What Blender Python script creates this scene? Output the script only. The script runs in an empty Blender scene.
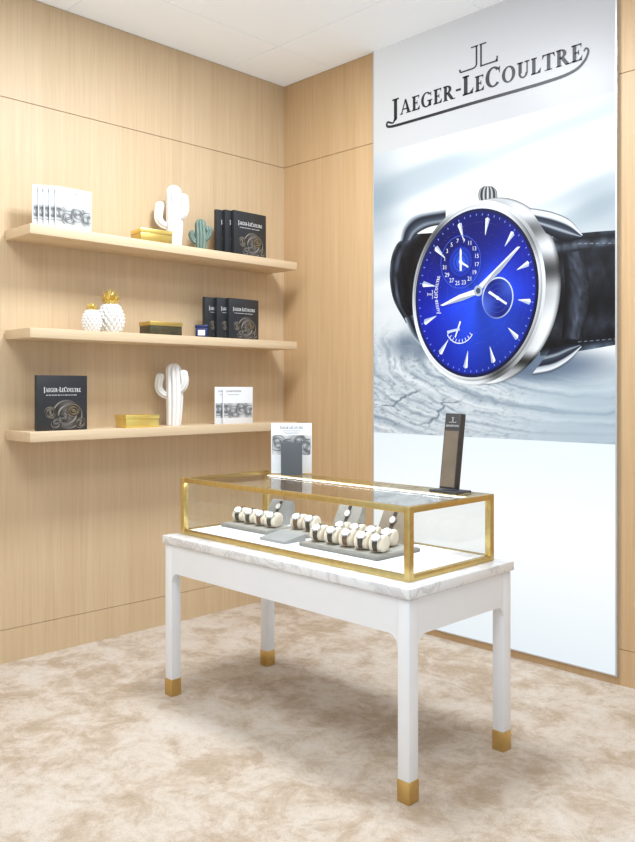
import bpy, bmesh, math, random
from mathutils import Vector, Matrix, noise as mn
random.seed(4)
S = bpy.context.scene
C = S.collection
S.view_settings.view_transform = 'Standard'
PI = math.pi

# ------------------------------------------------------------------ helpers
def lin(c):
    r = []
    for v in c:
        v = max(0, min(255, v)) / 255.0
        r.append(v / 12.92 if v <= 0.04045 else ((v + 0.055) / 1.055) ** 2.4)
    return tuple(r)

def mat_base(name):
    m = bpy.data.materials.new(name)
    m.use_nodes = True
    nt = m.node_tree
    b = nt.nodes['Principled BSDF']
    return m, nt, b

def noise(nt, scale=(1, 1, 1), s=5, detail=4, rough=.5, dist=0.0, coord='Object'):
    tc = nt.nodes.new('ShaderNodeTexCoord')
    mp = nt.nodes.new('ShaderNodeMapping')
    mp.inputs['Scale'].default_value = scale
    n = nt.nodes.new('ShaderNodeTexNoise')
    n.inputs['Scale'].default_value = s
    n.inputs['Detail'].default_value = detail
    n.inputs['Roughness'].default_value = rough
    n.inputs['Distortion'].default_value = dist
    nt.links.new(tc.outputs[coord], mp.inputs['Vector'])
    nt.links.new(mp.outputs['Vector'], n.inputs['Vector'])
    return n

def ramp(nt, src, stops):
    r = nt.nodes.new('ShaderNodeValToRGB')
    el = r.color_ramp.elements
    while len(el) < len(stops):
        el.new(0.5)
    for e, (p, c) in zip(el, stops):
        e.position = p
        e.color = (*c, 1)
    nt.links.new(src, r.inputs['Fac'])
    return r

def mul(nt, a, b, fac=1.0, mode='MULTIPLY'):
    m = nt.nodes.new('ShaderNodeMix')
    m.data_type = 'RGBA'
    m.blend_type = mode
    m.inputs[0].default_value = fac
    nt.links.new(a, m.inputs[6])
    nt.links.new(b, m.inputs[7])
    return m.outputs[2]

def scale_col(nt, a, k):
    m = nt.nodes.new('ShaderNodeVectorMath')
    m.operation = 'SCALE'
    m.inputs['Scale'].default_value = k
    nt.links.new(a, m.inputs[0])
    return m.outputs[0]

def bump(nt, b, src, strength=.2, dist=.01):
    bp = nt.nodes.new('ShaderNodeBump')
    bp.inputs['Strength'].default_value = strength
    bp.inputs['Distance'].default_value = dist
    nt.links.new(src, bp.inputs['Height'])
    nt.links.new(bp.outputs['Normal'], b.inputs['Normal'])

def plain(name, rgb, rough=.5, metal=0.0, var=.05, s=12, emit=0.0):
    m, nt, b = mat_base(name)
    c = lin(rgb)
    n = noise(nt, s=s, detail=3)
    r = ramp(nt, n.outputs['Fac'], [(.3, tuple(v * (1 - var) for v in c)), (.7, tuple(min(1, v * (1 + var)) for v in c))])
    nt.links.new(r.outputs['Color'], b.inputs['Base Color'])
    b.inputs['Roughness'].default_value = rough
    b.inputs['Metallic'].default_value = metal
    if emit:
        nt.links.new(r.outputs['Color'], b.inputs['Emission Color'])
        b.inputs['Emission Strength'].default_value = emit
    return m

def wood(name, axis, rgb_a, rgb_b, rgb_c):
    m, nt, b = mat_base(name)
    sc = [30, 30, 30]
    sc[axis] = .8
    n1 = noise(nt, tuple(sc), 1.0, 8, .66, .7)
    r1 = ramp(nt, n1.outputs['Fac'], [(.22, lin(rgb_a)), (.5, lin(rgb_b)), (.78, lin(rgb_c))])
    sc2 = [210, 210, 210]
    sc2[axis] = 3
    n2 = noise(nt, tuple(sc2), 1.0, 3, .6)
    r2 = ramp(nt, n2.outputs['Fac'], [(.35, (.91, .89, .86)), (.6, (1, 1, 1))])
    col = mul(nt, r1.outputs['Color'], r2.outputs['Color'], .75)
    nt.links.new(col, b.inputs['Base Color'])
    b.inputs['Roughness'].default_value = .5
    bump(nt, b, n2.outputs['Fac'], .04, .002)
    return m

def box(bm, x0, x1, y0, y1, z0, z1, mi=0, bev=0, seg=2):
    old = set(bm.faces)
    vs = bmesh.ops.create_cube(bm, size=1)['verts']
    for v in vs:
        v.co = Vector((x0 if v.co.x < 0 else x1, y0 if v.co.y < 0 else y1, z0 if v.co.z < 0 else z1))
    if bev:
        ed = list({e for v in vs for e in v.link_edges})
        bmesh.ops.bevel(bm, geom=ed, offset=bev, segments=seg, affect='EDGES', profile=.5)
    for f in bm.faces:
        if f not in old:
            f.material_index = mi
    return bm

def prism(bm, pts, fn, d0, d1, mi=0):
    a = [bm.verts.new(fn(u, v, d0)) for u, v in pts]
    b = [bm.verts.new(fn(u, v, d1)) for u, v in pts]
    n = len(pts)
    fs = [bm.faces.new(a), bm.faces.new(b[::-1])]
    for i in range(n):
        j = (i + 1) % n
        fs.append(bm.faces.new([a[j], a[i], b[i], b[j]]))
    for f in fs:
        f.material_index = mi

def cyl(bm, p0, p1, r0, r1=None, n=24, mi=0):
    r1 = r0 if r1 is None else r1
    p0, p1 = Vector(p0), Vector(p1)
    q = (p1 - p0).to_track_quat('Z', 'Y')
    a, b = [], []
    for i in range(n):
        t = 2 * PI * i / n
        o = Vector((math.cos(t), math.sin(t), 0))
        a.append(bm.verts.new(p0 + q @ (o * r0)))
        b.append(bm.verts.new(p1 + q @ (o * r1)))
    fs = [bm.faces.new(a[::-1]), bm.faces.new(b)]
    for i in range(n):
        j = (i + 1) % n
        fs.append(bm.faces.new([a[i], a[j], b[j], b[i]]))
    for f in fs:
        f.material_index = mi

def sweep(bm, path, radii, lobes=0, depth=.1, n=32, mi=0):
    path = [Vector(p) for p in path]
    rings = []
    ref = Vector((0.3, 1, 0)).normalized()
    for i, p in enumerate(path):
        t = (path[min(i + 1, len(path) - 1)] - path[max(i - 1, 0)]).normalized()
        u = (ref - t * ref.dot(t)).normalized()
        w = t.cross(u)
        ref = u
        ring = []
        for k in range(n):
            a = 2 * PI * k / n
            r = radii[i] * (1 - depth * (1 - abs(math.sin(lobes * a / 2)) ** .7) if lobes else 1)
            ring.append(bm.verts.new(p + (u * math.cos(a) + w * math.sin(a)) * r))
        rings.append(ring)
    for i in range(len(rings) - 1):
        for k in range(n):
            j = (k + 1) % n
            f = bm.faces.new([rings[i][k], rings[i][j], rings[i + 1][j], rings[i + 1][k]])
            f.material_index = mi
    bm.faces.new(rings[0][::-1]).material_index = mi
    bm.faces.new(rings[-1]).material_index = mi

def obj(name, bm, mats, parent=None, kind=None, angle=35, fix=True):
    if fix:
        bmesh.ops.recalc_face_normals(bm, faces=bm.faces[:])
    me = bpy.data.meshes.new(name)
    bm.to_mesh(me)
    bm.free()
    for m in (mats if isinstance(mats, (list, tuple)) else [mats]):
        me.materials.append(m)
    for p in me.polygons:
        p.use_smooth = True
    me.set_sharp_from_angle(angle=math.radians(angle))
    o = bpy.data.objects.new(name, me)
    C.objects.link(o)
    if parent:
        o.parent = parent
    if kind:
        o['kind'] = kind
    return o

class VMesh:
    """flat printed artwork: polygons with a colour at every corner"""
    def __init__(self):
        self.v, self.f, self.c = [], [], []
    def poly(self, pts, cols):
        i = len(self.v)
        self.v += [tuple(p) for p in pts]
        self.f.append(list(range(i, i + len(pts))))
        self.c += [(*lin(k), 1) for k in cols]
    def build(self, name, mat, parent):
        me = bpy.data.meshes.new(name)
        me.from_pydata(self.v, [], self.f)
        at = me.color_attributes.new('Col', 'FLOAT_COLOR', 'CORNER')
        flat = []
        for p in me.polygons:
            for li in p.loop_indices:
                flat += self.c[me.loops[li].vertex_index]
        at.data.foreach_set('color', flat)
        me.materials.append(mat)
        o = bpy.data.objects.new(name, me)
        C.objects.link(o)
        o.parent = parent
        return o

def tag(o, label, cat, group=None):
    o['label'] = label
    o['category'] = cat
    if group:
        o['group'] = group
    return o

def thing(name, label, cat, loc=(0, 0, 0), rz=0, group=None):
    o = bpy.data.objects.new(name, None)
    o.empty_display_size = .05
    C.objects.link(o)
    o.location = loc
    o.rotation_euler = (0, 0, rz)
    return tag(o, label, cat, group)

def copy_tree(o, parent=None):
    c = o.copy()
    C.objects.link(c)
    if parent:
        c.parent = parent
    for ch in list(o.children):
        copy_tree(ch, c)
    return c

NB = bmesh.new

# ------------------------------------------------------------------ lettering (hand drawn serif capitals)
def R(x0, y0, x1, y1):
    return [(x0, y0), (x1, y0), (x1, y1), (x0, y1)]

def arc(cx, cy, rx, ry, a0, a1, tx, ty, n=22):
    out = []
    for i in range(n):
        p = []
        for k in (i, i + 1):
            a = math.radians(a0 + (a1 - a0) * k / n)
            p.append(((cx + rx * math.cos(a), cy + ry * math.sin(a)), (cx + (rx - tx) * math.cos(a), cy + (ry - ty) * math.sin(a))))
        out.append([p[0][0], p[1][0], p[1][1], p[0][1]])
    return out

K, T = .205, .09      # thick and thin stroke
def glyph(c):
    st = R(.07, 0, .07 + K, 1)
    if c == 'E':
        return [st, R(0, 1 - T, .55, 1), R(0, 0, .58, T), R(.2, .46, .43, .46 + T), [(.50, .95), (.54, .72), (.58, 1), (.42, .97)],
                [(.43, T), (.62, .30), (.59, 0)], R(.38, .36, .43, .65)], .66
    if c == 'L':
        return [st, R(0, 1 - T, .36, 1), R(0, 0, .56, T), [(.40, T), (.61, .32), (.57, 0)]], .64
    if c == 'J':
        return [R(.14, -.12, .14 + K, 1), R(.03, 1 - T, .46, 1)] + arc(.1, -.12, .245, .14, 270, 360, K, T), .5
    if c == 'A':
        return [[(.04, 0), (.13, 0), (.44, .92), (.38, 1)], [(.35, 1), (.48, 1), (.80, 0), (.57, 0)], R(.2, .29, .6, .29 + T),
                R(-.03, 0, .23, .065), R(.47, 0, .87, .065)], .88
    if c == 'G':
        return arc(.42, .5, .42, .52, 42, 318, K, T) + [R(.57, .03, .77, .42), R(.47, .37, .86, .45), [(.67, .86), (.76, .62), (.78, .98)]], .9
    if c == 'C':
        return arc(.42, .5, .42, .52, 42, 318, K, T) + [[(.65, .86), (.76, .60), (.77, .98)]], .82
    if c == 'O':
        return arc(.43, .5, .43, .52, 0, 360, K, T, 32), .92
    if c == 'U':
        return [R(.09, .3, .09 + K, 1), R(0, 1 - T, .38, 1), R(.59, .3, .67, 1), R(.47, 1 - T, .78, 1)] + arc(.38, .32, .29, .34, 180, 360, .14, .10), .82
    if c == 'T':
        return [R(.27, 0, .27 + K, 1), R(0, 1 - T, .72, 1), R(.15, 0, .58, .065), [(0, .97), (-.02, .70), (.14, .95)], [(.72, .97), (.74, .70), (.58, .95)]], .76
    if c == 'R':
        return [st, R(0, 1 - T, .3, 1), R(0, 0, .34, .065), [(.25, .47), (.47, .5), (.79, 0), (.56, 0)], R(.56, 0, .88, .065), R(.2, .45, .3, .45 + T)] + \
               arc(.27, .725, .335, .275, -90, 90, K, T), .84
    if c == '-':
        return [R(.02, .34, .31, .46)], .36
    return [], .4

def word(text):
    polys, x = [], 0
    for ch in text:
        s = 1.0 if ch.isupper() or ch == '-' else .8
        g, w = glyph(ch.upper())
        for p in g:
            polys.append([(x + u * s, v * s) for u, v in p])
        x += (w + .05) * s
    return polys, x - .05

NAME = 'Jaeger-LeCoultre'
# monogram: a J and an L standing back to back, feet spreading outwards, about one unit high
EMBLEM = [R(-.17, .16, -.08, 1), R(.07, .0, .16, 1), R(-.42, .94, -.04, 1.0), R(.03, .94, .40, 1.0),
          R(.07, -.03, .98, .04), R(.92, -.03, .99, .22), [(.86, .04), (.99, .22), (.92, .04)],
          R(-.98, -.03, -.36, .04), [(-1.06, .02), (-.98, -.03), (-.96, .04), (-1.00, .16), (-1.08, .14)]] + \
         [[(u * .28 - .36, v * .19 + .16) for u, v in q] for q in arc(0, 0, 1, 1, 270, 360, .32, .36, 10)]

def put_polys(bm, polys, fn, mi=0):
    for p in polys:
        vs = [bm.verts.new(fn(u, v)) for u, v in p]
        bm.faces.new(vs).material_index = mi

_txt = {}
def text_polys(s):
    if s in _txt:
        return _txt[s]
    cu = bpy.data.curves.new('t', 'FONT')
    cu.body = s
    cu.align_x = 'CENTER'
    cu.align_y = 'CENTER'
    cu.resolution_u = 2
    o = bpy.data.objects.new('t', cu)
    C.objects.link(o)
    dg = bpy.context.evaluated_depsgraph_get()
    me = bpy.data.meshes.new_from_object(o.evaluated_get(dg))
    out = [[(me.vertices[i].co.x, me.vertices[i].co.y) for i in p.vertices] for p in me.polygons]
    bpy.data.objects.remove(o)
    bpy.data.curves.remove(cu)
    bpy.data.meshes.remove(me)
    _txt[s] = out
    return out

# ------------------------------------------------------------------ materials
M = {}
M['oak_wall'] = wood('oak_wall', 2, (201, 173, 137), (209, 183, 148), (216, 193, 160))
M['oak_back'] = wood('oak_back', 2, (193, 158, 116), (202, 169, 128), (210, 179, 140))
M['oak_shelf'] = wood('oak_shelf', 1, (207, 181, 146), (214, 190, 157), (221, 200, 169))
M['gap'] = plain('groove_shadow', (146, 116, 84), .8)
M['ceiling'] = plain('ceiling_white_glow', (242, 248, 254), .8, var=.01, emit=.12)  # faint emission added to lift and whiten the ceiling; it is no lamp
M['ceiling_gap'] = plain('ceiling_joint', (184, 187, 191), .8)
M['white_lacquer'] = plain('white_lacquer', (240, 242, 246), .3, var=.01)
M['brass'] = plain('brushed_brass', (214, 191, 128), .3, .95, var=.08, s=40)
M['brass_cap'] = plain('brass_foot', (212, 180, 116), .28, .95, var=.06, s=30)
M['gold'] = plain('gold_foil', (232, 206, 118), .3, .75, var=.05)
M['gold_dark'] = plain('aged_gold', (204, 176, 98), .34, .75, var=.05)
M['olive'] = plain('dark_olive_print', (66, 60, 38), .4, var=.3, s=40)
M['ceramic'] = plain('white_ceramic', (234, 232, 229), .28, var=.02)
M['teal'] = plain('grey_green_ceramic', (112, 132, 122), .4, var=.15, s=40)
M['navy'] = plain('navy_box', (22, 34, 86), .35, var=.1)
M['label'] = plain('pale_label', (225, 222, 215), .5)
M['black_cover'] = plain('black_book_cover', (36, 38, 42), .45, var=.12)
M['white_cover'] = plain('white_book_cover', (232, 234, 238), .4, var=.02)
M['pages'] = plain('book_pages', (224, 222, 218), .8, var=.04, s=80)
M['ink_white'] = plain('white_ink', (215, 215, 215), .5)
M['ink_dark'] = plain('dark_ink', (60, 62, 68), .5)
M['display_white'] = plain('display_white', (246, 247, 250), .6, var=.01)
M['tray'] = plain('taupe_grey_felt', (140, 138, 134), .8, var=.06, s=60)
M['tray_in'] = plain('taupe_grey_felt_inner', (166, 163, 157), .85, var=.06, s=60)
M['cushion'] = plain('cream_leather', (230, 219, 201), .55, var=.03)
M['strap'] = plain('dark_strap', (58, 52, 49), .5, var=.15, s=50)
M['strap_brown'] = plain('brown_strap', (112, 82, 62), .5, var=.15, s=50)
M['steel'] = plain('steel', (205, 207, 210), .2, 1.0, var=.03)
M['dial_white'] = plain('white_dial', (236, 236, 234), .3, var=.02)
M['card_grey'] = plain('grey_card', (154, 156, 157), .6, var=.04)
M['taupe'] = plain('taupe_block', (150, 137, 122), .6, var=.05)
M['stand_black'] = plain('black_metal', (56, 56, 58), .4, var=.1)
M['stand_bronze'] = plain('bronze_face', (128, 117, 104), .35, .3, var=.1)
M['dark_grey'] = plain('dark_grey_card', (84, 88, 92), .5, var=.05)
M['led'] = plain('led', (250, 252, 255), .5, var=0, emit=11)
M['frame_alu'] = plain('aluminium_edge', (205, 208, 211), .35, .6, var=.02)
M['logo_ink'] = plain('logo_ink', (22, 24, 29), .5)

def ink_mat(name, base, em, rough=.4):
    m, nt, b = mat_base(name)
    at = nt.nodes.new('ShaderNodeAttribute')
    at.attribute_name = 'Col'
    nt.links.new(scale_col(nt, at.outputs['Color'], base), b.inputs['Base Color'])
    if em:
        nt.links.new(at.outputs['Color'], b.inputs['Emission Color'])
        b.inputs['Emission Strength'].default_value = em
    b.inputs['Roughness'].default_value = rough
    b.inputs['Specular IOR Level'].default_value = .25
    return m
M['backlit'] = ink_mat('backlit_print', .36, .66)
M['print'] = ink_mat('paper_print', 1.0, 0)

m, nt, b = mat_base('beige_carpet')
n0 = noise(nt, (1, 1, 1), 1.5, 3, .5, .3)
n1 = noise(nt, (1, 1, 1), 4.8, 9, .76, .4)
ad = nt.nodes.new('ShaderNodeMath'); ad.operation = 'MULTIPLY_ADD'
ad.inputs[1].default_value = .4
nt.links.new(n0.outputs['Fac'], ad.inputs[0]); nt.links.new(n1.outputs['Fac'], ad.inputs[2])
r1 = ramp(nt, ad.outputs[0], [(.575, lin((203, 182, 159))), (.66, lin((217, 199, 180))), (.715, lin((228, 213, 197))), (.83, lin((235, 224, 212)))])
n2 = noise(nt, (1, 1, 1), 26, 6, .75, .4)
r2 = ramp(nt, n2.outputs['Fac'], [(.36, (.88, .86, .835)), (.52, (1, 1, 1))])
n3 = noise(nt, (1, 1, 1), 210, 3, .75)
r3 = ramp(nt, n3.outputs['Fac'], [(.34, (.80, .78, .76)), (.58, (1, 1, 1))])
nt.links.new(mul(nt, mul(nt, r1.outputs['Color'], r2.outputs['Color'], .85), r3.outputs['Color'], .85), b.inputs['Base Color'])
b.inputs['Roughness'].default_value = 1
b.inputs['Specular IOR Level'].default_value = .05
bump(nt, b, n3.outputs['Fac'], .7, .014)
M['carpet'] = m

m, nt, b = mat_base('white_marble')
n1 = noise(nt, (1, 1, 1), 2.4, 8, .62, 2.0)
r1 = ramp(nt, n1.outputs['Fac'], [(.455, lin((238, 239, 241))), (.495, lin((212, 211, 212))), (.52, lin((238, 239, 241)))])
nt.links.new(r1.outputs['Color'], b.inputs['Base Color'])
b.inputs['Roughness'].default_value = .2
M['marble'] = m

m, nt, b = mat_base('clear_glass')
nt.nodes.remove(b)
tr = nt.nodes.new('ShaderNodeBsdfTransparent')
tr.inputs['Color'].default_value = (.985, .993, .990, 1)
gl = nt.nodes.new('ShaderNodeBsdfGlossy')
gl.inputs['Roughness'].default_value = .02
lwt = nt.nodes.new('ShaderNodeLayerWeight')
pw = nt.nodes.new('ShaderNodeMath'); pw.operation = 'POWER'; pw.inputs[1].default_value = 4.0
nt.links.new(lwt.outputs['Facing'], pw.inputs[0])
ma = nt.nodes.new('ShaderNodeMath'); ma.operation = 'MULTIPLY_ADD'
ma.inputs[1].default_value = .75; ma.inputs[2].default_value = .03
nt.links.new(pw.outputs[0], ma.inputs[0])
mx = nt.nodes.new('ShaderNodeMixShader')
nt.links.new(ma.outputs[0], mx.inputs[0])
nt.links.new(tr.outputs[0], mx.inputs[1])
nt.links.new(gl.outputs[0], mx.inputs[2])
nt.links.new(mx.outputs[0], nt.nodes['Material Output'].inputs['Surface'])
M['glass'] = m

# ------------------------------------------------------------------ room
XL, YB, ZC = -4.387, 4.015, 3.671
ZG = 3.086       # height of the panel joint
XE, YE = 1.6, -1.6   # where the built part of the room ends
fl = NB(); box(fl, XL - .1, XE, YE, YB + .1, -.08, 0)
obj('floor', fl, M['carpet'], kind='structure')

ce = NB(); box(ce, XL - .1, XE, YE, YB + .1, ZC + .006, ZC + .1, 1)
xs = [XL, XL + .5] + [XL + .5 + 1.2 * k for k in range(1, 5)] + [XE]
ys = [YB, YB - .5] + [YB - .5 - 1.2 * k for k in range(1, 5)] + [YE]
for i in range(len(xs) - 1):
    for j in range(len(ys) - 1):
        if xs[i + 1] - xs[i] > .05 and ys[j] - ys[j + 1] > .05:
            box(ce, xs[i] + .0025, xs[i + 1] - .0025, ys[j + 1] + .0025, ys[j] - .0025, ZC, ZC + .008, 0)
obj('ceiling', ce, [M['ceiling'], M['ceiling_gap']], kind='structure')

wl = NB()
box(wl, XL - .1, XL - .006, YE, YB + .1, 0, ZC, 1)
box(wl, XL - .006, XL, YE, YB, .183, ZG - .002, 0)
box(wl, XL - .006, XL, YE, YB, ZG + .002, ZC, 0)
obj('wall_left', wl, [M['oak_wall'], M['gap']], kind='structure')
bl = NB(); box(bl, XL - .006, XL + .001, YE, YB, 0, .18)
obj('baseboard_left', bl, M['oak_wall'], kind='structure')

# the camera's calibration, used to read positions off the flat poster
CX, HY, F = 317.5, 388.0, 824.0
TH = math.radians(45.2)
cs, sn = math.cos(TH), math.sin(TH)
YP = YB - .02
def PW(px, py, y=YP):
    d = (px - CX) / F
    t = y / (cs + sn * d)
    return t * (-sn + cs * d), 1.5 + (HY - py) / F * t
def WP(x, z, y=YP):
    t = -sn * x + cs * y
    return CX + (cs * x + sn * y) / t * F, HY - (z - 1.5) / t * F
PX0, PX1 = PW(373, 0)[0], PW(617, 0)[0]
PZ0, PZ1, PZ2 = .045, 1.215, 3.0

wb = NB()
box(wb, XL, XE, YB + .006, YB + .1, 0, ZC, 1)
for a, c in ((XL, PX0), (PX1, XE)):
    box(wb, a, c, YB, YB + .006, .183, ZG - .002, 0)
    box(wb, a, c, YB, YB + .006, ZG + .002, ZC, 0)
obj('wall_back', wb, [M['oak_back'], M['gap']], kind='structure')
bb = NB()
box(bb, XL + .002, PX0, YB - .001, YB + .006, 0, .18)
box(bb, PX1, XE, YB - .001, YB + .006, 0, .18)
box(bb, PX0, PX1, YB - .004, YB + .006, 0, PZ0 - .004)
obj('baseboard_back', bb, M['oak_back'], kind='structure')

# ------------------------------------------------------------------ light box on the back wall
LB = thing('light_box', 'tall backlit wall panel with blue wristwatch picture and dark lettering', 'light box', ((PX0 + PX1) / 2, YB, PZ0))
LO = Vector(LB.location)
def L(x, y, z):
    return (x - LO.x, y - LO.y, z - LO.z)
def lbox(bm, x0, x1, y0, y1, z0, z1, mi=0, bev=0):
    box(bm, x0 - LO.x, x1 - LO.x, y0 - LO.y, y1 - LO.y, z0 - LO.z, z1 - LO.z, mi, bev)

fb_ = NB()
lbox(fb_, PX0, PX0 + .008, YP - .002, YB + .005, PZ0, ZC - .002)
lbox(fb_, PX1 - .008, PX1, YP - .002, YB + .005, PZ0, ZC - .002)
lbox(fb_, PX0 + .008, PX1 - .008, YP - .002, YB + .005, PZ0, PZ0 + .006)
obj('frame', fb_, M['frame_alu'], LB)

def emis_grad(name, stops, axis, a, c, strength, base):
    m, nt, b = mat_base(name)
    tc = nt.nodes.new('ShaderNodeTexCoord')
    sp = nt.nodes.new('ShaderNodeSeparateXYZ')
    nt.links.new(tc.outputs['Object'], sp.inputs[0])
    mr = nt.nodes.new('ShaderNodeMapRange')
    mr.inputs[1].default_value = a
    mr.inputs[2].default_value = c
    nt.links.new(sp.outputs[axis], mr.inputs[0])
    r = ramp(nt, mr.outputs[0], stops)
    nt.links.new(r.outputs['Color'], b.inputs['Emission Color'])
    b.inputs['Emission Strength'].default_value = strength
    nt.links.new(scale_col(nt, r.outputs['Color'], base), b.inputs['Base Color'])
    b.inputs['Roughness'].default_value = .35
    b.inputs['Specular IOR Level'].default_value = .25
    return m

hb = NB(); lbox(hb, PX0 + .008, PX1 - .008, YP, YB + .004, PZ2, ZC - .002)
obj('header_panel', hb, emis_grad('header_grey', [(0, lin((228, 229, 230))), (.5, lin((212, 213, 216))), (1, lin((200, 201, 205)))], 0, -.8, .8, .55, .36), LB)
lo = NB(); lbox(lo, PX0 + .008, PX1 - .008, YP, YB + .004, PZ0 + .006, PZ1)
obj('lower_panel', lo, emis_grad('lower_white', [(0, lin((230, 240, 247))), (.55, lin((249, 252, 254))), (1, lin((230, 240, 247)))], 2, .0, 1.17, .72, .34), LB)

# picture background: blurred wood above, weathered curved grain below
def sst(a, b_, x):
    t = max(0, min(1, (x - a) / (b_ - a)))
    return t * t * (3 - 2 * t)
def mix3(a, b_, t):
    return tuple(x + (y - x) * t for x, y in zip(a, b_))
def frac(x, y, z, o=3):
    return mn.fractal(Vector((x, y, z)), .9, 2.1, o)
def bgcol(px, py):
    # out of focus boards running diagonally
    s = (py - 150) + (px - 373) * .42
    q = (px - 373) - (py - 150) * .3
    n = frac(s * .020, q * .005, 1.3, 2)
    up = mix3((226, 231, 234), (190, 202, 210), sst(.0, .6, n))
    up = mix3(up, (244, 246, 247), sst(-.02, -.45, n))
    up = mix3(up, (194, 206, 214), .5 * math.exp(-((s - 58) / 7) ** 2))
    up = mix3(up, (249, 250, 251), .55 * math.exp(-((s - 72) / 9) ** 2))
    up = mix3(up, (184, 198, 208), .45 * math.exp(-((s - 128) / 9) ** 2))
    up = mix3(up, (134, 154, 170), .6 * math.exp(-(((px - 376) / 24) ** 2 + ((py - 210) / 46) ** 2)))
    up = mix3(up, (146, 165, 180), .5 * math.exp(-(((px - 602) / 36) ** 2 + ((py - 204) / 26) ** 2)))
    # end grain: curved rings, broken up by fibres
    cx, cy = 590, 345
    dx, dy = (px - cx) * .40, (py - cy) * 1.0
    ang = math.atan2(dy, dx)
    r = math.hypot(dx, dy) + 2.6 * frac(px * .03, py * .05, 5.0, 4)
    shp = sst(590, 450, px)
    g = frac(r * .14, ang * .6, 7.1, 3)
    lo_ = mix3((202, 212, 219), (142, 159, 173), sst(.0, .8, g))
    lo_ = mix3(lo_, (230, 236, 240), sst(-.05, -.7, g))
    ring = .5 + .5 * math.sin(r * .85 + 1.5 * frac(r * .05, ang * 2, 8.0, 2))
    lo_ = mix3(lo_, (112, 128, 144), .34 * shp * ring ** 4)
    grain = frac(r * .7, ang * 7, 6.6, 6)
    lo_ = mix3(lo_, (100, 116, 133), .40 * shp * sst(.05, .8, grain))
    lo_ = mix3(lo_, (242, 246, 248), .34 * shp * sst(-.1, -.8, grain))
    pore = frac(px * .20, py * .38, 4.4, 6)
    lo_ = mix3(lo_, (90, 104, 120), .42 * sst(.2, .9, pore) * shp)
    lo_ = mix3(lo_, (240, 244, 247), .28 * sst(-.2, -.9, pore) * shp)
    for a0, r0, r1_ in ((2.55, 78, 112), (2.32, 72, 108)):
        d = abs(ang - a0 - .08 * frac(r * .09, a0, .3, 4)) * r
        if r0 < r < r1_:
            lo_ = mix3(lo_, (62, 76, 92), .55 * sst(1.2, .2, d) * sst(r0, r0 + 8, r) * sst(r1_, r1_ - 10, r))
    lo_ = mix3(lo_, (164, 184, 199), .6 * sst(480, 590, px))
    c = mix3(up, lo_, sst(318, 372, py + (430 - px) * .16))
    d = math.hypot((px - 535) / 95, (py - 364) / 22)
    c = mix3(c, (76, 94, 120), .78 * sst(1.15, .25, d))
    d = math.hypot((px - 418) / 42, (py - 346) / 18)
    c = mix3(c, (84, 101, 122), .62 * sst(1.15, .2, d))
    return c
bgm = VMesh()
NXG, NZG = 330, 360
gx = [PX0 + .008 + (PX1 - PX0 - .016) * i / NXG for i in range(NXG + 1)]
gz = [PZ1 + (PZ2 - PZ1) * j / NZG for j in range(NZG + 1)]
gc = [[bgcol(*WP(x, z)) for z in gz] for x in gx]
for i in range(NXG):
    for j in range(NZG):
        q = [(i, j), (i + 1, j), (i + 1, j + 1), (i, j + 1)]
        bgm.poly([L(gx[a], YP, gz[c]) for a, c in q], [gc[a][c] for a, c in q])
bgm.build('picture_print', M['backlit'], LB)
# printed watch, drawn flat on the picture
W = VMesh()
LAY = [0]
XS = [1.0]
def P3(px, py):
    px = 414 + (px - 414) * XS[0]
    x, z = PW(px, py)
    return L(min(x, PX1 - .009), YP - .0006 - .0003 * LAY[0], z)
def draw(pts, col, up=True):
    if up:
        LAY[0] += 1
    cols = col if isinstance(col[0], (tuple, list)) else [col] * len(pts)
    W.poly([P3(*p) for p in pts], cols)
def ell(cx, cy, rx, ry, rot=0, n=72, a0=0, a1=360):
    r = math.radians(rot)
    out = []
    for i in range(n + (0 if a1 - a0 == 360 else 1)):
        a = math.radians(a0 + (a1 - a0) * i / n)
        u, v = rx * math.cos(a), ry * math.sin(a)
        out.append((cx + u * math.cos(r) - v * math.sin(r), cy + u * math.sin(r) + v * math.cos(r)))
    return out
def lut(stops, a):
    for (p, c), (q, d) in zip(stops, stops[1:]):
        if p <= a <= q:
            t = (a - p) / (q - p)
            t = t * t * (3 - 2 * t)
            c = c if isinstance(c, tuple) else (c * .96, c * .98, c)
            d = d if isinstance(d, tuple) else (d * .96, d * .98, d)
            return mix3(c, d, t)
    c = stops[-1][1]
    return c if isinstance(c, tuple) else (c, c, c)
def band(e1, e2, rot, a0, a1, s1, s2=None, n=96):
    """ring between two ellipses (cx, cy, rx, ry); s1/s2 are colour stops by angle on outer/inner edge"""
    A = ell(*e1, rot, n, a0, a1); B = ell(*e2, rot, n, a0, a1)
    m_ = len(A)
    s2 = s2 or s1
    LAY[0] += 1
    for i in range(n):
        j = (i + 1) % m_
        t0, t1 = a0 + (a1 - a0) * i / n, a0 + (a1 - a0) * (i + 1) / n
        W.poly([P3(*A[i]), P3(*A[j]), P3(*B[j]), P3(*B[i])], [lut(s1, t0), lut(s1, t1), lut(s2, t1), lut(s2, t0)])
def cr(ctrl, n):
    out = []
    P = [Vector(p) for p in ctrl]
    P = [P[0] * 2 - P[1]] + P + [P[-1] * 2 - P[-2]]
    segs = len(P) - 3
    for i in range(n + 1):
        t = i / n * segs
        k = min(int(t), segs - 1)
        f = t - k
        a, b_, c_, d_ = P[k:k + 4]
        out.append(.5 * ((2 * b_) + (c_ - a) * f + (2 * a - 5 * b_ + 4 * c_ - d_) * f * f + (3 * b_ - a - 3 * c_ + d_) * f ** 3))
    return [tuple(p) for p in out]
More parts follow.
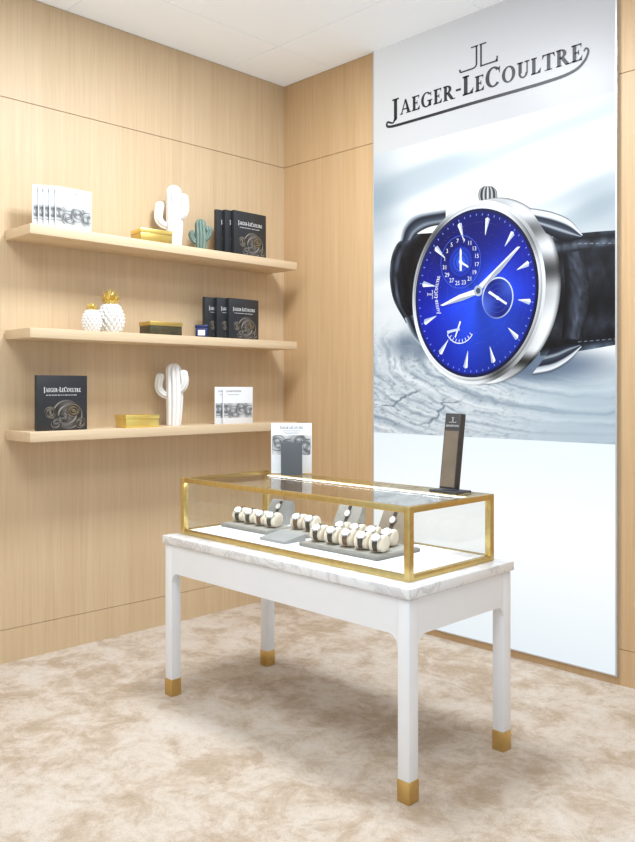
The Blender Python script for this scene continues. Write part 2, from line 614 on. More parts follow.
def patch(A, B, stops, n=20, m_=12, fn=None):
    """smooth patch between two curves; colour runs across it"""
    A, B = cr(A, n), cr(B, n)
    LAY[0] += 1
    def pt(i, j):
        t = j / m_
        return (A[i][0] + (B[i][0] - A[i][0]) * t, A[i][1] + (B[i][1] - A[i][1]) * t)
    for i in range(n):
        for j in range(m_):
            q = [(i, j), (i + 1, j), (i + 1, j + 1), (i, j + 1)]
            W.poly([P3(*pt(*k)) for k in q], [tuple(v * (fn(k[0] / n, k[1] / m_) if fn else 1) for v in lut(stops, k[1] / m_)) for k in q])
RT = 9
def leather(i, j):
    return max(.2, 1 + .6 * mn.noise(Vector((i * 11, j * 11, .5))) + .25 * mn.noise(Vector((i * 30, j * 30, 2.5))))
# straps
patch([(414, 234), (397, 244), (390, 268), (393, 298), (406, 323)], [(446, 232), (432, 262), (424, 292), (426, 314), (434, 338)],
      [(0, (84, 96, 112)), (.07, (24, 28, 36)), (.18, (62, 70, 84)), (.26, (22, 25, 33)), (.5, (12, 14, 20)), (.65, (22, 25, 33)), (1, (6, 8, 13))], 30, 24, leather)
patch([(540, 240), (566, 235), (592, 232), (620, 230)], [(540, 356), (566, 353), (592, 349), (620, 344)],
      [(0, (60, 70, 84)), (.04, (16, 18, 26)), (.10, (78, 86, 100)), (.15, (22, 25, 33)), (.35, (34, 38, 47)), (.6, (10, 12, 17)), (.8, (34, 38, 47)), (.93, (12, 14, 20)), (1, (80, 94, 112))], 44, 44, leather)
patch([(563, 254), (565, 290), (562, 338)], [(584, 250), (590, 290), (582, 340)], [(0, (6, 7, 12)), (.55, (64, 70, 84)), (.8, (44, 48, 58)), (1, (22, 24, 32))], 24, 10, leather)
for k in range(7):
    xx = 578 + k * 6
    draw([(xx, 243.2 - .1 * k), (xx + 3.6, 243 - .1 * k), (xx + 3.6, 244.2 - .1 * k), (xx, 244.4 - .1 * k)], (120, 130, 144), k == 0)
    draw([(xx, 341.4 - .5 * k), (xx + 3.6, 341 - .5 * k), (xx + 3.6, 342.2 - .5 * k), (xx, 342.6 - .5 * k)], (92, 102, 118), False)
# crown
patch([(481, 203), (478.5, 197), (479.5, 190), (483.5, 186.5), (487, 186)], [(495, 203), (497.5, 197), (496.5, 190), (492.5, 186.5), (489, 186)],
      [(0, 60)] + [(.06 + .11 * k, (230, 60)[k % 2] - (12 * abs(k - 4))) for k in range(9)] + [(1, 50)], 12, 36)
patch([(478, 209), (477.5, 205), (478, 201)], [(498, 209), (498.5, 205), (498, 201)], [(0, 70), (.2, 200), (.45, 245), (.7, 140), (1, 50)], 4, 14)
# left lugs lie behind the case
patch([(400, 241), (404, 226), (416, 215), (446, 209)], [(412, 240), (418, 233), (430, 227), (446, 224)],
      [(0, (216, 222, 228)), (.16, (130, 142, 156)), (.3, (30, 36, 48)), (.6, (62, 72, 88)), (.75, (130, 142, 156)), (1, (20, 24, 34))])
patch([(405, 318), (414, 338), (432, 354), (456, 368)], [(416, 314), (425, 329), (439, 342), (456, 354)],
      [(0, (186, 196, 206)), (.2, (74, 86, 102)), (.4, (18, 22, 32)), (.75, (104, 116, 132)), (1, (24, 28, 40))])
# case side
S1 = [(-90, 200), (-66, 252), (-50, 120), (-36, 246), (-20, 70), (-8, 200), (14, 252), (32, 232), (43, 46), (54, 170), (74, 252), (92, 90), (130, 60), (180, 120), (270, 200)]
S2 = [(-90, 90), (-66, 150), (-50, 44), (-36, 140), (-20, 26), (-8, 90), (14, 150), (32, 96), (43, 18), (54, 80), (74, 150), (92, 44), (130, 40), (180, 60), (270, 90)]
band((493, 291, 67.5, 94), (489.5, 291.4, 66.5, 93), RT, -90, 270, [(a, v * .45) for a, v in S1], [(a, min(252, v * 1.05)) for a, v in S1], 160)
band((489.5, 291.4, 66.5, 93), (482, 292, 63, 91), RT, -90, 270, [(a, min(252, v * 1.05)) for a, v in S1], [(a, v * .92) for a, v in S1], 160)
band((482, 292, 63, 91), (474, 292.4, 60, 88), RT, -90, 270, [(a, v * .92) for a, v in S1], S2, 160)
# right lugs: short, merging into the strap
patch([(530, 208), (552, 212), (570, 220), (583, 235)], [(546, 233), (558, 239), (568, 241), (581, 238)],
      [(0, (60, 70, 86)), (.08, (246, 248, 250)), (.24, (214, 221, 228)), (.34, (36, 42, 56)), (.5, (60, 70, 86)), (.6, (170, 180, 192)), (.72, (40, 46, 60)), (1, (14, 17, 26))], 28, 28)
patch([(532, 375), (552, 371), (569, 361), (582, 347)], [(552, 348), (560, 345), (568, 343), (580, 344)],
      [(0, (60, 70, 86)), (.10, (234, 239, 244)), (.24, (190, 199, 208)), (.34, (32, 38, 52)), (.52, (52, 62, 78)), (.62, (150, 162, 174)), (.76, (32, 38, 52)), (1, (12, 15, 24))], 28, 28)
# bezel and dial, seen a little from the side
XS[0] = .95
B1 = [(0, 228), (35, 190), (60, 96), (78, 236), (110, 252), (150, 246), (185, 180), (215, 110), (240, 236), (280, 250), (315, 168), (335, 244), (360, 228)]
B2 = [(0, 150), (35, 120), (60, 50), (78, 160), (110, 222), (150, 232), (185, 120), (215, 66), (240, 190), (280, 226), (315, 90), (335, 190), (360, 150)]
band((483, 292.5, 69.5, 92.5), (482, 292.7, 67, 89), RT, 0, 360, B1)
band((482, 292.7, 67, 89), (481, 293, 64, 84.5), RT, 0, 360, B2, B1)
band((481, 293, 64.4, 85), (480.5, 293, 60.0, 80.0), RT, 0, 360, [(0, (12, 16, 40)), (180, (30, 40, 90)), (360, (12, 16, 40))], [(0, (8, 18, 84)), (360, (8, 18, 84))])
def dcol(px, py):
    th = math.atan2(py - 293, px - 480)
    d = math.hypot((px - 492) / 62, (py - 315) / 82)
    c = mix3((34, 76, 226), (13, 26, 138), sst(.1, 1.2, d))
    c = mix3(c, (8, 14, 92), .6 * sst(290, 215, py))
    k = 1 + .18 * math.cos(2 * th + 1.1) + .05 * math.cos(7 * th)
    return tuple(min(255, v * k) for v in c)
LAY[0] += 1
for q in range(8):
    A = ell(480.5, 293, 61.5 * (q + 1) / 8, 81.5 * (q + 1) / 8, RT, 64); B = ell(480.5, 293, 61.5 * q / 8 + .01, 81.5 * q / 8 + .01, RT, 64)
    for i in range(64):
        j = (i + 1) % 64
        pts = [A[i], A[j], B[j], B[i]]
        W.poly([P3(*p) for p in pts], [dcol(*p) for p in pts])
rr = math.radians(RT)
def DU(a, r, c=(480.5, 293), rx=61.5, ry=81.5):
    u, v = rx * r * math.cos(a), ry * r * math.sin(a)
    return (c[0] + u * math.cos(rr) - v * math.sin(rr), c[1] + u * math.sin(rr) + v * math.cos(rr))
BRT, STL, PBL, NVY = (240, 245, 250), (160, 172, 190), (120, 150, 230), (10, 20, 96)
for k in range(60):
    a = 2 * PI * k / 60
    draw([DU(a - .006, .955), DU(a + .006, .955), DU(a + .006, .98), DU(a - .006, .98)], PBL, k == 0)
first = True
for k in range(12):
    a = 2 * PI * k / 12
    w = .04
    draw([DU(a - w, .92), DU(a, .94), DU(a + .005, .72), DU(a - .005, .72)], (250, 252, 255), first)
    draw([DU(a, .94), DU(a + w, .92), DU(a + .005, .72), DU(a, .72)], (176, 190, 214), False)
    first = False
def flat(c):
    return [(0, c), (360, c)]
# upper sub dial with a full ring of odd numerals
band((464, 262, 13, 16.5), (464, 262, .1, .1), RT, 0, 360, flat((16, 34, 150)), flat((44, 92, 236)), 48)
for q in (1.0, .72, .45):
    band((464, 262, 13 * q, 16.5 * q), (464, 262, 13 * q - .6, 16.5 * q - .7), RT, 0, 360, flat((10, 20, 100)), None, 40)
band((464, 262, 21, 26.6), (464, 262, 20.5, 26), RT, 0, 360, flat((70, 100, 215)), None, 60)
first = True
for k in range(16):
    a = -PI + 2 * PI * k / 16
    ctr = DU(a, 1, (464, 262), 17, 21.6)
    for p in text_polys(str(2 * k + 1)):
        draw([(ctr[0] + u * 4.9, ctr[1] - v * 6.0) for u, v in p], (236, 241, 250), first)
        first = False
draw([(463, 271), (465, 271), (465, 251), (464, 248), (463, 251)], BRT)
draw([(463, 263), (464, 261), (472, 266), (472, 268)], BRT, False)
draw(ell(464, 262, 1.8, 2.2, 0, 20), BRT)
# right sub dial: plain metal rim, softly turned centre
band((503, 298, 16.5, 21), (503, 298, 15.2, 19.5), RT, 0, 360, [(0, (200, 212, 236)), (120, (90, 110, 190)), (220, (220, 230, 246)), (360, (200, 212, 236))], None, 60)
band((503, 298, 15.2, 19.5), (503, 298, .1, .1), RT, 0, 360, [(0, (34, 60, 170)), (60, (16, 28, 110)), (150, (70, 100, 210)), (230, (18, 32, 120)), (320, (60, 90, 200)), (360, (34, 60, 170))], flat((20, 40, 150)), 60)
for q in (.76, .5, .25):
    band((503, 298, 15.2 * q, 19.5 * q), (503, 298, 15.2 * q - .3, 19.5 * q - .4), RT, 0, 360, flat((54, 82, 184)), None, 40)
draw([(493, 293), (495, 291), (513, 303), (512, 305)], BRT)
draw(ell(503, 298, 1.6, 2, 0, 20), BRT)
# reserve indicator
RC = (464, 324)
band((RC[0], RC[1], 16, 20), (RC[0], RC[1], 15.2, 19), RT, 25, 140, [(0, (230, 236, 250)), (140, (230, 236, 250))], None, 30)
for k in range(9):
    a = math.radians(28 + k * 14)
    draw([DU(a - .02, .78, RC, 16, 20), DU(a + .02, .78, RC, 16, 20), DU(a + .02, .94, RC, 16, 20), DU(a - .02, .94, RC, 16, 20)], BRT, k == 0)
draw([(463.4, 321), (464.8, 322), (459, 338), (458, 337)], BRT)
draw([(450, 331), (463, 328), (463.4, 330.4), (450.4, 333.6)], (200, 212, 240))
# maker's name and emblem on the dial, reading upwards
wp, ww = word(NAME)
first = True
for p in wp:
    draw([(440.5 + 3.6 * (1 - v) - 1 - 3 * math.sin(PI * u / ww), 314 - u / ww * 38) for u, v in p], (236, 241, 250), first)
    first = False
for p in EMBLEM:
    draw([(435.0 - v * 5.6, 294.5 - u * 4.0) for u, v in p], (236, 241, 250), False)
# hands
draw([(482, 294), (478.5, 290), (500, 270), (524, 247), (527, 247), (505, 273)], (248, 250, 252))
draw([(482, 294), (500, 272), (526, 247.5), (504, 274)], STL)
draw([(484, 288), (486, 293), (466, 301), (446, 306), (443, 305.5), (463, 295)], (248, 250, 252))
draw([(486, 293), (466, 301), (446, 306), (465, 298)], STL)
draw(ell(483, 291, 4.5, 5.4, 0, 24), (176, 188, 204))
draw(ell(483, 291, 2.5, 3, 0, 20), (70, 82, 104))
W.build('printed_watch', M['backlit'], LB)

# header lettering
lg = NB()
x0, x1 = PW(392, 0)[0], PW(583, 0)[0]
bz, chh = 3.205, .112
polys, ww = word(NAME)
sxl = (x1 - x0) / ww
put_polys(lg, polys, lambda u, v: L(x0 + u * sxl, YP - .002, bz + v * chh))
def ribbon(pts, widths):
    n = len(pts)
    for i in range(n - 1):
        q = []
        for k in (i, i + 1):
            p = Vector(pts[k])
            t = (Vector(pts[min(k + 1, n - 1)]) - Vector(pts[max(k - 1, 0)])).normalized()
            nn = Vector((-t.y, t.x)) * widths[k] / 2
            q.append((p + nn, p - nn))
        lg.faces.new([lg.verts.new(L(w.x, YP - .002, w.y)) for w in (q[0][0], q[1][0], q[1][1], q[0][1])])
jx = x0 + .16 * sxl
pts = cr([(jx + .015, bz - .01), (jx - .01, bz - .035), (jx - .055, bz - .022), (jx - .045, bz - .052), (jx + .1, bz - .058), (-2.75, bz - .058), (-2.3, bz - .06),
          (-2.13, bz - .048), (-2.06, bz - .012), (-2.035, bz + .035), (-2.048, bz + .055), (-2.06, bz + .042)], 120)
ribbon(pts, [.009 + .009 * math.sin(PI * min(1, max(0, (i / 120 - .05) / .85))) for i in range(121)])
mx0 = PW(479, 62)[0]
put_polys(lg, EMBLEM, lambda u, v: L(mx0 + u * .128, YP - .002, 3.346 + v * .128))
obj('lettering', lg, M['logo_ink'], LB, fix=False)

# ------------------------------------------------------------------ wall shelves
SH_Y0, SH_Y1, SH_X = 1.956, 3.862, XL + .30
SZ = {'t': 2.357, 'm': 1.815, 'b': 1.269}
for k, nm in (('t', 'uppermost'), ('m', 'middle'), ('b', 'lowest')):
    bm_ = NB()
    box(bm_, XL, SH_X, SH_Y0, SH_Y1, SZ[k] - .052, SZ[k], 0, .002)
    o = obj('wall_shelf', bm_, M['oak_shelf'])
    what = {'t': 'below the panel joint, carrying a white and a grey-green cactus', 'm': 'carrying two white pineapples', 'b': 'carrying one large black book at its left end'}[k]
    tag(o, nm + ' light oak wall shelf, ' + what, 'shelf', 'floating oak shelves on the left wall')

# ------------------------------------------------------------------ books
def movement(pc, cy, cz, r, w, h, x, dark, rnd, z0=.004, z1=None, warm=1.0):
    """printed photograph of watch wheels, coloured corner by corner"""
    z1 = z1 or h - .004
    def ring(cy_, cz_, r1, r0, v1, v0, xx, n=36):
        ph = rnd.uniform(0, 6)
        for i in range(n):
            q = []
            cc = []
            for k, rad, v in ((i, r1, v1), (i + 1, r1, v1), (i + 1, r0, v0), (i, r0, v0)):
                a = 2 * PI * k / n
                q.append((xx, min(max(cy_ + rad * math.cos(a), .004), w - .004), min(max(cz_ + rad * math.sin(a), z0), z1)))
                m_ = 1 + (.38 if dark else .26) * math.sin(2 * a + ph)
                tint = (1.0 + .05 * warm, .97 - .01 * warm, .95 - .12 * warm) if dark else (.97, .985, 1)
                cc.append(tuple(v * m_ * t for t in tint))
            pc.poly(q, cc)
    ring(cy, cz, r, r * .90, 56 if dark else 140, 118 if dark else 96, x)
    ring(cy, cz, r * .90, r * .62, 54 if dark else 164, 78 if dark else 130, x + .0001)
    ring(cy, cz, r * .62, r * .52, 116 if dark else 116, 86 if dark else 172, x + .0001)
    ring(cy, cz, r * .52, r * .2, 56 if dark else 120, 72 if dark else 172, x + .0001)
    ring(cy, cz, r * .2, .0005, 126 if dark else 96, 62 if dark else 160, x + .0001)

def make_book(name, w, h, t, kind):
    root = thing(name, 'book', 'book')
    cov = M['black_cover'] if kind != 'white' else M['white_cover']
    c = NB()
    ct = min(.0025, t * .2)
    box(c, -ct, 0, 0, w, 0, h, 0, .0005)
    box(c, -t, -t + ct, 0, w, 0, h, 0, .0005)
    box(c, -t + ct, -ct, 0, ct, 0, h, 0)
    obj('cover', c, cov, root)
    p = NB()
    box(p, -t + ct, -ct, ct, w - .004, .003, h - .003)
    obj('pages', p, M['pages'], root)
    ink = M['ink_white'] if kind != 'white' else M['ink_dark']
    tx = NB()
    polys, ww = word(NAME)
    if kind == 'white':
        tw, z0, y0 = w * .5, h * .86, w * .1
    else:
        tw, z0, y0 = w * .74, h * .70, w * .13
    s = tw / ww
    put_polys(tx, polys, lambda u, v: (.0006, y0 + u * s, z0 + v * s * 1.35))
    rnd = random.Random(3)
    yy = y0 + .05 * w
    while yy < y0 + tw * .85:
        l = rnd.uniform(.006, .016)
        put_polys(tx, [R(yy, z0 - .018, yy + l, z0 - .015)], lambda u, v: (.0006, u, v))
        yy += l + .004
    obj('lettering', tx, ink, root, fix=False)
    pc = VMesh()
    if kind == 'white':
        n = 24
        for i in range(n):
            for j in range(4):
                q = [(i, j), (i + 1, j), (i + 1, j + 1), (i, j + 1)]
                pc.poly([(.0004, .004 + (w - .008) * a / n, h * (.16 + .40 * e / 4)) for a, e in q], [tuple([(200, 166, 144, 160, 198)[e] + 18 * math.sin(a * .9)] * 3) for a, e in q])
        for cy, cz, r in ((.10, .40, .2), (.36, .30, .2), (.62, .42, .2), (.90, .32, .2)):
            movement(pc, cy * w, cz * h, r * w, w, h, .0006 + cy * .0006, False, rnd, h * .16, h * .56)
    else:
        for i, (cy, cz, r, wm) in enumerate(((.60, .29, .31, .2), (.26, .33, .12, .6), (.38, .13, .11, .1), (.86, .13, .11, .5), (.72, .36, .13, 1.6), (.50, .22, .10, .2))):
            movement(pc, cy * w, cz * h, r * w, w, h, .0004 + .0004 * i, True, rnd, warm=wm)
    pc.build('cover_picture', M['print'], root)
    return root

black = make_book('book', .255, .288, .026, 'black')
white = make_book('booklet', .215, .238, .007, 'white')
def put(src, used, loc, label, group, sy=1.0, sz=1.0):
    o = src if not used else copy_tree(src)
    o.location = loc
    o.scale = (1, sy, sz)
    tag(o, label, 'book' if src is black else 'booklet', group)
    return o

ordn = ['frontmost', 'second from the front', 'third from the front', 'fourth from the front', 'rearmost']
for i in range(5):
    put(white, i > 0, (-4.165 - .013 * i, 2.136 - .026 * i, SZ['t']), ordn[i] + ' of the fanned white booklets on the uppermost shelf', 'white booklets on the uppermost shelf')
for i, nm in enumerate(['frontmost', 'rear']):
    put(white, True, (-4.17 - .02 * i, 3.29 - .05 * i, SZ['b']), nm + ' of two white picture booklets on the lowest shelf near the corner', 'white booklets on the lowest shelf', 1.15, 1.0)
for i, nm in enumerate(['frontmost', 'middle', 'rearmost']):
    put(black, i > 0, (-4.155 - .032 * i, 3.365 - .045 * i, SZ['t']), nm + ' of three overlapping black books on the uppermost shelf', 'black books on the uppermost shelf', 1.08, 1.02)
for i, nm in enumerate(['frontmost', 'middle', 'rearmost']):
    put(black, True, (-4.155 - .032 * i, 3.325 - .072 * i, SZ['m']), nm + ' of three overlapping black books on the middle shelf', 'black books on the middle shelf', .98, .92)
lone = put(black, True, (-4.165, 2.03, SZ['b']), 'large black book standing alone at left end of the lowest shelf', None, 1.16, 1.04)
if 'group' in lone:
    del lone['group']

# ------------------------------------------------------------------ cactus figurines
DOME = [(math.sin(PI / 2 * i / 6), math.cos(PI / 2 * i / 6)) for i in range(1, 7)]
def cactus(name, label, loc, H, r, mat, arms, rz):
    bm_ = NB()
    zs, rs = [], []
    for i in range(15):
        t = i / 14
        zs.append((0, .006 * math.sin(PI * t), t * (H - r)))
        rs.append(r * (.88 + .12 * math.sin(PI * t * .9) + .06 * t))
    rt = rs[-1]
    for s_, c_ in DOME:
        zs.append((0, 0, H - r + r * s_)); rs.append(max(rt * c_, .002))
    sweep(bm_, zs, rs, 8, .30, 96)
    for (zb, sgn, out, up, ra, dy) in arms:
        ctrl = [(0, 0, zb), (dy * .3, sgn * out * .45, zb - .006), (dy * .7, sgn * out * .86, zb + .016), (dy, sgn * out * 1.02, zb + .05),
                (dy, sgn * out * .98, zb + (up - zb) * .62), (dy, sgn * out * .92, up - ra)]
        P = [Vector(p) for p in ctrl]
        P = [P[0] * 2 - P[1]] + P + [P[-1] * 2 - P[-2]]
        path, rads = [], []
        N = 20
        for i in range(N + 1):
            t = i / N * (len(P) - 3)
            k = min(int(t), len(P) - 4)
            f = t - k
            a, b_, c_, d_ = P[k:k + 4]
            path.append(.5 * ((2 * b_) + (c_ - a) * f + (2 * a - 5 * b_ + 4 * c_ - d_) * f * f + (3 * b_ - a - 3 * c_ + d_) * f ** 3))
            rads.append(ra * (.80 + .28 * math.sin(PI * .5 * i / N)))
        end = path[-1]; rl = rads[-1]
        for s_, c_ in DOME:
            path.append(end + Vector((0, 0, ra * s_))); rads.append(max(rl * c_, .0015))
        sweep(bm_, path, rads, 6, .28, 72)
    o = obj(name, bm_, mat, angle=60)
    o.location = loc
    o.rotation_euler = (0, 0, rz)
    tag(o, label, 'figurine')
    return o
RZ = math.radians(-45)
cactus('cactus_figurine', 'white ceramic cactus behind the gold box on the uppermost shelf', (-4.25, 2.965, SZ['t']), .40, .051, M['ceramic'],
       [(.15, -1, .092, .30, .028, .0), (.20, 1, .069, .345, .026, .01)], RZ)
cactus('cactus_figurine', 'white ceramic cactus on the lowest shelf right of the gold box', (-4.25, 2.965, SZ['b']), .385, .051, M['ceramic'],
       [(.19, -1, .090, .325, .027, .0), (.22, 1, .067, .345, .026, .01)], RZ)
cactus('cactus_figurine', 'small grey-green cactus between white cactus and black books', (-4.23, 3.155, SZ['t']), .215, .037, M['teal'],
       [(.07, -1, .056, .145, .021, .0), (.09, 1, .055, .170, .021, .0)], RZ)

# ------------------------------------------------------------------ pineapples
def pineapple(label, loc, rad, hb_, hl):
    root = thing('pineapple_ornament', label, 'ornament', loc)
    bm_ = NB()
    nU, nV = 128, 80
    rows = []
    for j in range(nV + 1):
        v = j / nV
        zz = v * hb_
        sv = math.sin(PI * (.20 + .64 * v))
        row = []
        for i in range(nU):
            th = 2 * PI * i / nU
            bmp = abs(math.sin(7 * th + 12 * v)) * abs(math.sin(7 * th - 12 * v))
            r = rad * sv ** .7 * (.80 + .26 * bmp ** .6)
            row.append(bm_.verts.new((r * math.cos(th), r * math.sin(th), zz)))
        rows.append(row)
    for j in range(nV):
        for i in range(nU):
            k = (i + 1) % nU
            bm_.faces.new([rows[j][i], rows[j][k], rows[j + 1][k], rows[j + 1][i]])
    bm_.faces.new(rows[0][::-1]); bm_.faces.new(rows[-1])
    obj('body', bm_, M['ceramic'], root, angle=80)
    lf = NB()
    for ring, (n, tilt, ln_) in enumerate([(11, .95, .62), (10, .65, .8), (8, .35, .95), (5, .12, 1.05)]):
        for i in range(n):
            a = 2 * PI * (i + .5 * (ring % 2)) / n
            d = Vector((math.cos(a), math.sin(a), 0)); w_ = Vector((-math.sin(a), math.cos(a), 0))
            pts = []
            for s_ in range(5):
                q = s_ / 4
                out = rad * .2 + hl * ln_ * math.sin(tilt) * q * (.6 + .5 * q)
                zz = hb_ - .006 + hl * ln_ * (q * math.cos(tilt * (.4 + .8 * q)))
                wd = hl * .2 * (1 - q) ** .7 * (1 if s_ else .8)
                c = d * out + Vector((0, 0, zz))
                pts.append((c + w_ * wd, c - w_ * wd, c + d * wd * .5 + Vector((0, 0, -wd * .2))))
            for s_ in range(4):
                for e in ((0, 2), (2, 1)):
                    lf.faces.new([lf.verts.new(pts[s_][e[0]]), lf.verts.new(pts[s_][e[1]]), lf.verts.new(pts[s_ + 1][e[1]]), lf.verts.new(pts[s_ + 1][e[0]])])
    obj('leaf_crown', lf, M['gold'], root)['label'] = 'gold leaf crown'
    return root
pineapple('larger white pineapple ornament with spiky gold crown on the middle shelf', (-4.26, 2.53, SZ['m']), .080, .172, .095)
pineapple('smaller white pineapple ornament left of the larger one', (-4.20, 2.375, SZ['m']), .056, .125, .050)

# ------------------------------------------------------------------ gift boxes
def gift(label, loc, w, d, h, m1, m2, rz):
    root = thing('gift_box', label, 'box', loc, rz)
    a = NB(); box(a, -d / 2, d / 2, -w / 2, w / 2, 0, h * .68, 0, .002)
    obj('box_body', a, m1, root)
    c = NB(); box(c, -d / 2 - .003, d / 2 + .003, -w / 2 - .003, w / 2 + .003, h * .68, h, 0, .003)
    obj('lid', c, m2, root)
    return root
gift('flat gold box in front of the white cactus on the uppermost shelf', (-4.185, 2.76, SZ['t']), .20, .14, .078, M['gold_dark'], M['gold'], math.radians(-8))
gift('flat dark box with gold lid on the middle shelf', (-4.19, 2.83, SZ['m']), .21, .14, .08, M['olive'], M['gold_dark'], math.radians(-6))
gift('flat bright gold box left of the cactus on the lowest shelf', (-4.19, 2.665, SZ['b']), .21, .14, .075, M['gold'], M['gold'], math.radians(-6))
nb = thing('small_box', 'small navy blue box with pale label on the middle shelf', 'box', (-4.19, 3.135, SZ['m']), math.radians(-40))
a = NB(); box(a, -.03, .03, -.038, .038, 0, .06, 0, .003); obj('box_body', a, M['navy'], nb)
a = NB(); box(a, -.032, .032, -.04, .04, .06, .08, 0, .003); obj('lid', a, M['navy'], nb)
a = NB(); box(a, .03, .0308, -.022, .022, .014, .048, 0); obj('label_sticker', a, M['label'], nb)

# ------------------------------------------------------------------ display table
TX0, TX1, TY0, TY1 = -3.39, -1.865, 2.315, 2.985
ZT, ZS = .735, .78
tb = thing('display_table', 'white display table with marble top and brass feet', 'table', ((TX0 + TX1) / 2, (TY0 + TY1) / 2, 0))
TO = Vector(tb.location)
def tbox(bm, x0, x1, y0, y1, z0, z1, mi=0, bev=0):
    box(bm, x0 - TO.x, x1 - TO.x, y0 - TO.y, y1 - TO.y, z0 - TO.z, z1 - TO.z, mi, bev)
a = NB(); tbox(a, TX0 - .01, TX1 + .01, TY0 - .01, TY1 + .01, ZT + .008, ZS, 0, .003)
tbox(a, TX0 + .002, TX1 - .002, TY0 + .002, TY1 - .002, ZT, ZT + .008, 0, 0)
obj('tabletop', a, M['marble'], tb)['label'] = 'white marble top'
lw = .054
for lx in (TX0, TX1 - lw):
    for ly in (TY0, TY1 - lw):
        a = NB(); tbox(a, lx, lx + lw, ly, ly + lw, .08, ZT, 0, .003)
        leg = obj('leg', a, M['white_lacquer'], tb)
        a = NB(); tbox(a, lx - .0015, lx + lw + .0015, ly - .0015, ly + lw + .0015, 0, .082, 0, .002)
        obj('foot_cap', a, M['brass_cap'], leg)['label'] = 'brass foot cap'
def apron_pts(u0, u1, zt, zb, r):
    p = [(u0, zt), (u1, zt), (u1, zb - r)]
    p += [(u1 - r + r * math.cos(t), zb - r + r * math.sin(t)) for t in [PI / 2 * k / 8 for k in range(1, 9)]]
    p += [(u0 + r - r * math.sin(t), zb - r + r * math.cos(t)) for t in [PI / 2 * k / 8 for k in range(0, 8)]]
    p += [(u0, zb - r)]
    return p
for y0 in (TY0 + .001, TY1 - .025):
    a = NB()
    prism(a, apron_pts(TX0 + lw, TX1 - lw, ZT, .602, .045), lambda u, v, d: (u - TO.x, d - TO.y, v), y0, y0 + .024)
    obj('apron', a, M['white_lacquer'], tb)
for x0_ in (TX0 + .001, TX1 - .025):
    a = NB()
    prism(a, apron_pts(TY0 + lw, TY1 - lw, ZT, .602, .045), lambda u, v, d: (d - TO.x, u - TO.y, v), x0_, x0_ + .024)
    obj('apron', a, M['white_lacquer'], tb)

# ------------------------------------------------------------------ glass display case
VX0, VX1, VY0, VY1, VZ = -3.36, -1.92, 2.385, 2.945, 1.058
bw = .027
vc = thing('display_case', 'glass display case with brass frame standing on the marble table', 'display case', ((VX0 + VX1) / 2, (VY0 + VY1) / 2, ZS))
VO = Vector(vc.location)
def vbox(bm, x0, x1, y0, y1, z0, z1, mi=0, bev=0):
    box(bm, x0 - VO.x, x1 - VO.x, y0 - VO.y, y1 - VO.y, z0 - VO.z, z1 - VO.z, mi, bev)
for px_ in (VX0, VX1 - bw):
    for py_ in (VY0, VY1 - bw):
        a = NB(); vbox(a, px_, px_ + bw, py_, py_ + bw, ZS, VZ, 0, .0015)
        obj('post', a, M['brass'], vc)
for z0 in (ZS, VZ - bw + .004):
    z1 = z0 + bw - .004
    for py_ in (VY0, VY1 - bw):
        a = NB(); vbox(a, VX0 + bw, VX1 - bw, py_ + .0005, py_ + bw - .0005, z0, z1, 0, .0015)
        obj('rail', a, M['brass'], vc)
    for px_ in (VX0, VX1 - bw):
        a = NB(); vbox(a, px_ + .0005, px_ + bw - .0005, VY0 + bw, VY1 - bw, z0, z1, 0, .0015)
        obj('rail', a, M['brass'], vc)
def pane(x0, x1, y0, y1, z0, z1):
    a = NB(); vbox(a, x0, x1, y0, y1, z0, z1)
    obj('glass_pane', a, M['glass'], vc)
zi0, zi1 = ZS + bw - .004, VZ - bw + .004
pane(VX0 + bw, VX1 - bw, VY0 + .010, VY0 + .016, zi0, zi1)
pane(VX0 + bw, VX1 - bw, VY1 - .016, VY1 - .010, zi0, zi1)
pane(VX0 + .010, VX0 + .016, VY0 + bw, VY1 - bw, zi0, zi1)
pane(VX1 - .016, VX1 - .010, VY0 + bw, VY1 - bw, zi0, zi1)
pane(VX0 + bw - .004, VX1 - bw + .004, VY0 + bw - .004, VY1 - bw + .004, VZ - .006, VZ)
ZF = ZS + .02
a = NB(); vbox(a, VX0 + bw, VX1 - bw, VY0 + bw, VY1 - bw, ZS + .001, ZF)
obj('display_floor', a, M['display_white'], vc)
a = NB(); vbox(a, VX0 + .05, VX1 - .05, VY0 + bw - .002, VY0 + bw + .006, zi1 - .004, zi1 - .0005)
obj('light_strip', a, M['led'], vc)
a = NB(); vbox(a, VX0 + .05, VX1 - .05, VY1 - bw - .006, VY1 - bw + .002, zi1 - .004, zi1 - .0005)
obj('light_strip', a, M['led'], vc)

